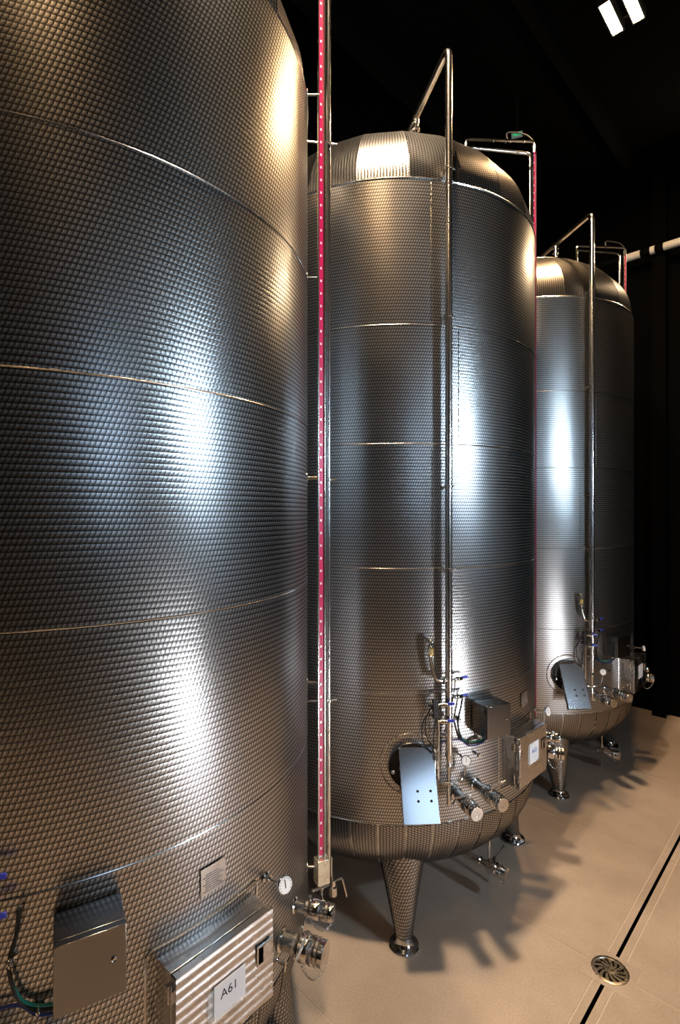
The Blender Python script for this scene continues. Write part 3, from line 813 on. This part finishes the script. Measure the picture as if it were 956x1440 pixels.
    mb = MB(); mb.cyl((1.06, 0, zz + 0.05), (1.06, 0, zz + 0.085), 0.012, seg=10); mb.tube([(1.06, 0, zz + 0.08), (1.09, 0.06, zz + 0.13), (1.10, 0.085, zz + 0.155)], [0.004, 0.005, 0.008], 8)
    mb.build('valve_lever', 'black', dv)
    mb = MB(); mb.torus((1.13, 0, zz - 0.03), (1, 0, 0.2), 0.045, 0.003, 20, 5); mb.build('chain_loop', 'weld', dv)
    mb = MB(); mb.cyl((0.93, 0.16, 0.0), (0.93, 0.16, 0.60), 0.012, seg=10); mb.build('support_rod', 'pipe', T)
    return T

def spline(pts, n=7):
    pts = [V3(p) for p in pts]; out = []
    P = [pts[0] * 2 - pts[1]] + pts + [pts[-1] * 2 - pts[-2]]
    for i in range(1, len(P) - 2):
        for k in range(n):
            t = k / n; a, b, c, d = P[i - 1], P[i], P[i + 1], P[i + 2]
            out.append(0.5 * ((2 * b) + (c - a) * t + (2 * a - 5 * b + 4 * c - d) * t * t + (3 * b - a - 3 * c + d) * t ** 3))
    out.append(pts[-1]); return out

def copy_tree(o, parent=None):
    c = o.copy(); col.objects.link(c)
    c.parent = parent
    for ch in list(o.children): copy_tree(ch, c)
    return c

TX, TY, SP = -3.02, 1.01, 2.68
GROUP = 'steel wine tanks standing in a row'
tank_a = make_tank(True, -16.8, 2.8); tank_a.location = (TX, TY, 0)
tank_b = make_tank(False, -19.2, -1.0); tank_b.location = (TX, TY + SP, 0)
bpy.context.view_layer.update()
tank_c = copy_tree(tank_b); tank_c.location = (TX, TY + 2 * SP, 0)
tag(tank_a, 'huge stainless wine tank whose hatch, with reflected bands shaped as ribs, carries the A61 sheet', 'wine tank', GROUP)
tag(tank_b, 'stainless wine tank standing between two others, A62 sheet on its hatch', 'wine tank', GROUP)
tag(tank_c, 'stainless wine tank at the far end of the row by the dark wall', 'wine tank', GROUP)

# sheets on the hatches
def sheet(tank_y, hatch_phi, words, mat, label, w=0.14, h=0.118, off=0.1262, size=0.046, tz=1.234):
    o = V3((TX, TY + tank_y, 0)); e, t = er(hatch_phi), et(hatch_phi)
    c = cp(hatch_phi, off, tz) + t * 0.003
    s = empty('paper_sheet', o + c)
    tag(s, label, 'sign', 'sheets on the tank hatches')
    MB().box((0, 0, 0), e * 0.0006, t * w / 2, EZ * h / 2).build('paper', 'paper', s, smooth=False)
    MB().box(-t * 0.018 + e * -0.0013, e * 0.0004, t * (w / 2 + 0.006), EZ * (h / 2 - 0.006)).build('plastic_sleeve', 'sleeve', s, smooth=False)
    if words: lettering('lettering', words, size, mat, s, V3((0, 0, 0)) + e * 0.0011 + EZ * 0.012 - t * 0.004, t, EZ)
    return s
sheet(0, 2.8, 'A61', 'ink', 'white paper sheet reading A61 taped to the hatch with rib-shaped reflections')
sheet(SP, -1.0, 'A62', 'blueink', 'small white paper sheet reading A62 on the brown-lit hatch', off=0.1225, h=0.145, tz=1.262)
sheet(2 * SP, -1.0, None, 'ink', 'blank-looking paper sheet on the hatch of the farthest tank', off=0.1225, h=0.145, tz=1.262)

# ------------------------------------------------------------------ lamps, exit sign, duct
def ceiling_lamp(x, y, label, pane='lamp'):
    L = empty('ceiling_lamp', (x, y, 8.02))
    tag(L, label, 'lamp', 'twin ceiling lamps')
    mb = MB()
    for s in (-1, 1):
        c = s * 0.098
        mb.abox(c - 0.062, c + 0.062, -0.235, 0.235, 0.012, 0.10)
        for q in (-1, 1):
            mb.abox(c + q * 0.054 - 0.006, c + q * 0.054 + 0.006, -0.235, 0.235, -0.004, 0.012)
            mb.abox(c - 0.048, c + 0.048, q * 0.225 - 0.008, q * 0.225 + 0.008, -0.004, 0.012)
    mb.build('housing', 'dark', L)
    for s in (-1, 1): MB().abox(s * 0.098 - 0.046, s * 0.098 + 0.046, -0.215, 0.215, 0.004, 0.010).build('diffuser', pane, L, smooth=False)
    mb = MB()
    for q in (-0.18, 0.18): mb.cyl((0, q, 0.06), (0, q, ZC - 8.02), 0.006, seg=6)
    mb.abox(-0.14, 0.14, -0.19, -0.17, 0.09, 0.11).abox(-0.14, 0.14, 0.17, 0.19, 0.09, 0.11)
    mb.build('hanger', 'dark', L)
    return L
ceiling_lamp(-1.637, 5.70, 'bright twin-panel lamp hanging from the dark ceiling above the aisle', 'farlamp')
ceiling_lamp(0.10, -1.10, 'twin-panel ceiling lamp over the open floor beside the A61 tank', 'dimlamp')
ceiling_lamp(-1.62, 1.90, 'twin-panel ceiling lamp above the gap between the A61 and A62 tanks')
wl = empty('wall_lamp', (-1.15, Y1, 7.1)); tag(wl, 'warm floodlight fixed high on the dark end wall', 'lamp')
MB().abox(-0.16, 0.16, -0.20, -0.11, -0.11, 0.11).build('housing', 'dark', wl, bevel=0.008)
MB().abox(-0.14, 0.14, -0.206, -0.201, -0.09, 0.09).build('diffuser', 'walllamp', wl, smooth=False)
mb = MB(); mb.tube(fillet([(-0.17, -0.155, 0), (-0.17, -0.01, 0)], 0.02), 0.012, 8); mb.tube([(0.17, -0.155, 0), (0.17, -0.01, 0)], 0.012, 8); mb.abox(-0.19, 0.19, -0.014, 0, -0.03, 0.03)
mb.build('bracket', 'dark', wl)

ex = empty('exit_sign', (-3.02, 6.28, 7.80)); ex.rotation_euler = (0, 0, math.radians(26))
tag(ex, 'small lit green exit sign hanging under the dark ceiling', 'sign')
MB().abox(-0.067, 0.067, 0.0, 0.025, -0.033, 0.033).build('case', 'exitwhite', ex, bevel=0.003)
MB().abox(-0.047, 0.05, -0.003, -0.001, -0.02, 0.02).build('green_panel', 'exit', ex, smooth=False)
MB().cyl((0, 0.012, 0.03), (0, 0.012, ZC - 7.80), 0.005, seg=6).build('rod', 'dark', ex)

du = empty('ceiling_duct', (0, 8.62, 6.83)); tag(du, 'white round duct crossing high in front of the dark end wall', 'duct')
for a, b_ in ((-2.42, -2.22), (-2.09, -2.03), (-1.92, -0.2), (-0.14, 2.3)):
    MB().cyl((a, 0, 0), (b_, 0, 0), 0.055, seg=18).build('duct_section', 'duct', du)
for a, b_ in ((-4.7, -2.42), (-2.22, -2.09), (-2.03, -1.92), (-0.2, -0.14)):  # dark couplings; the black also paints the duct dimming away from the lamp
    MB().cyl((a, 0, 0), (b_, 0, 0), 0.052, seg=18).build('dimmed_coupling', 'beam', du)
for a in (-4.0, -0.8, 1.5):
    MB().cyl((a, 0, 0.05), (a, 0, ZC - 6.83), 0.006, seg=6).build('hanger', 'dark', du)
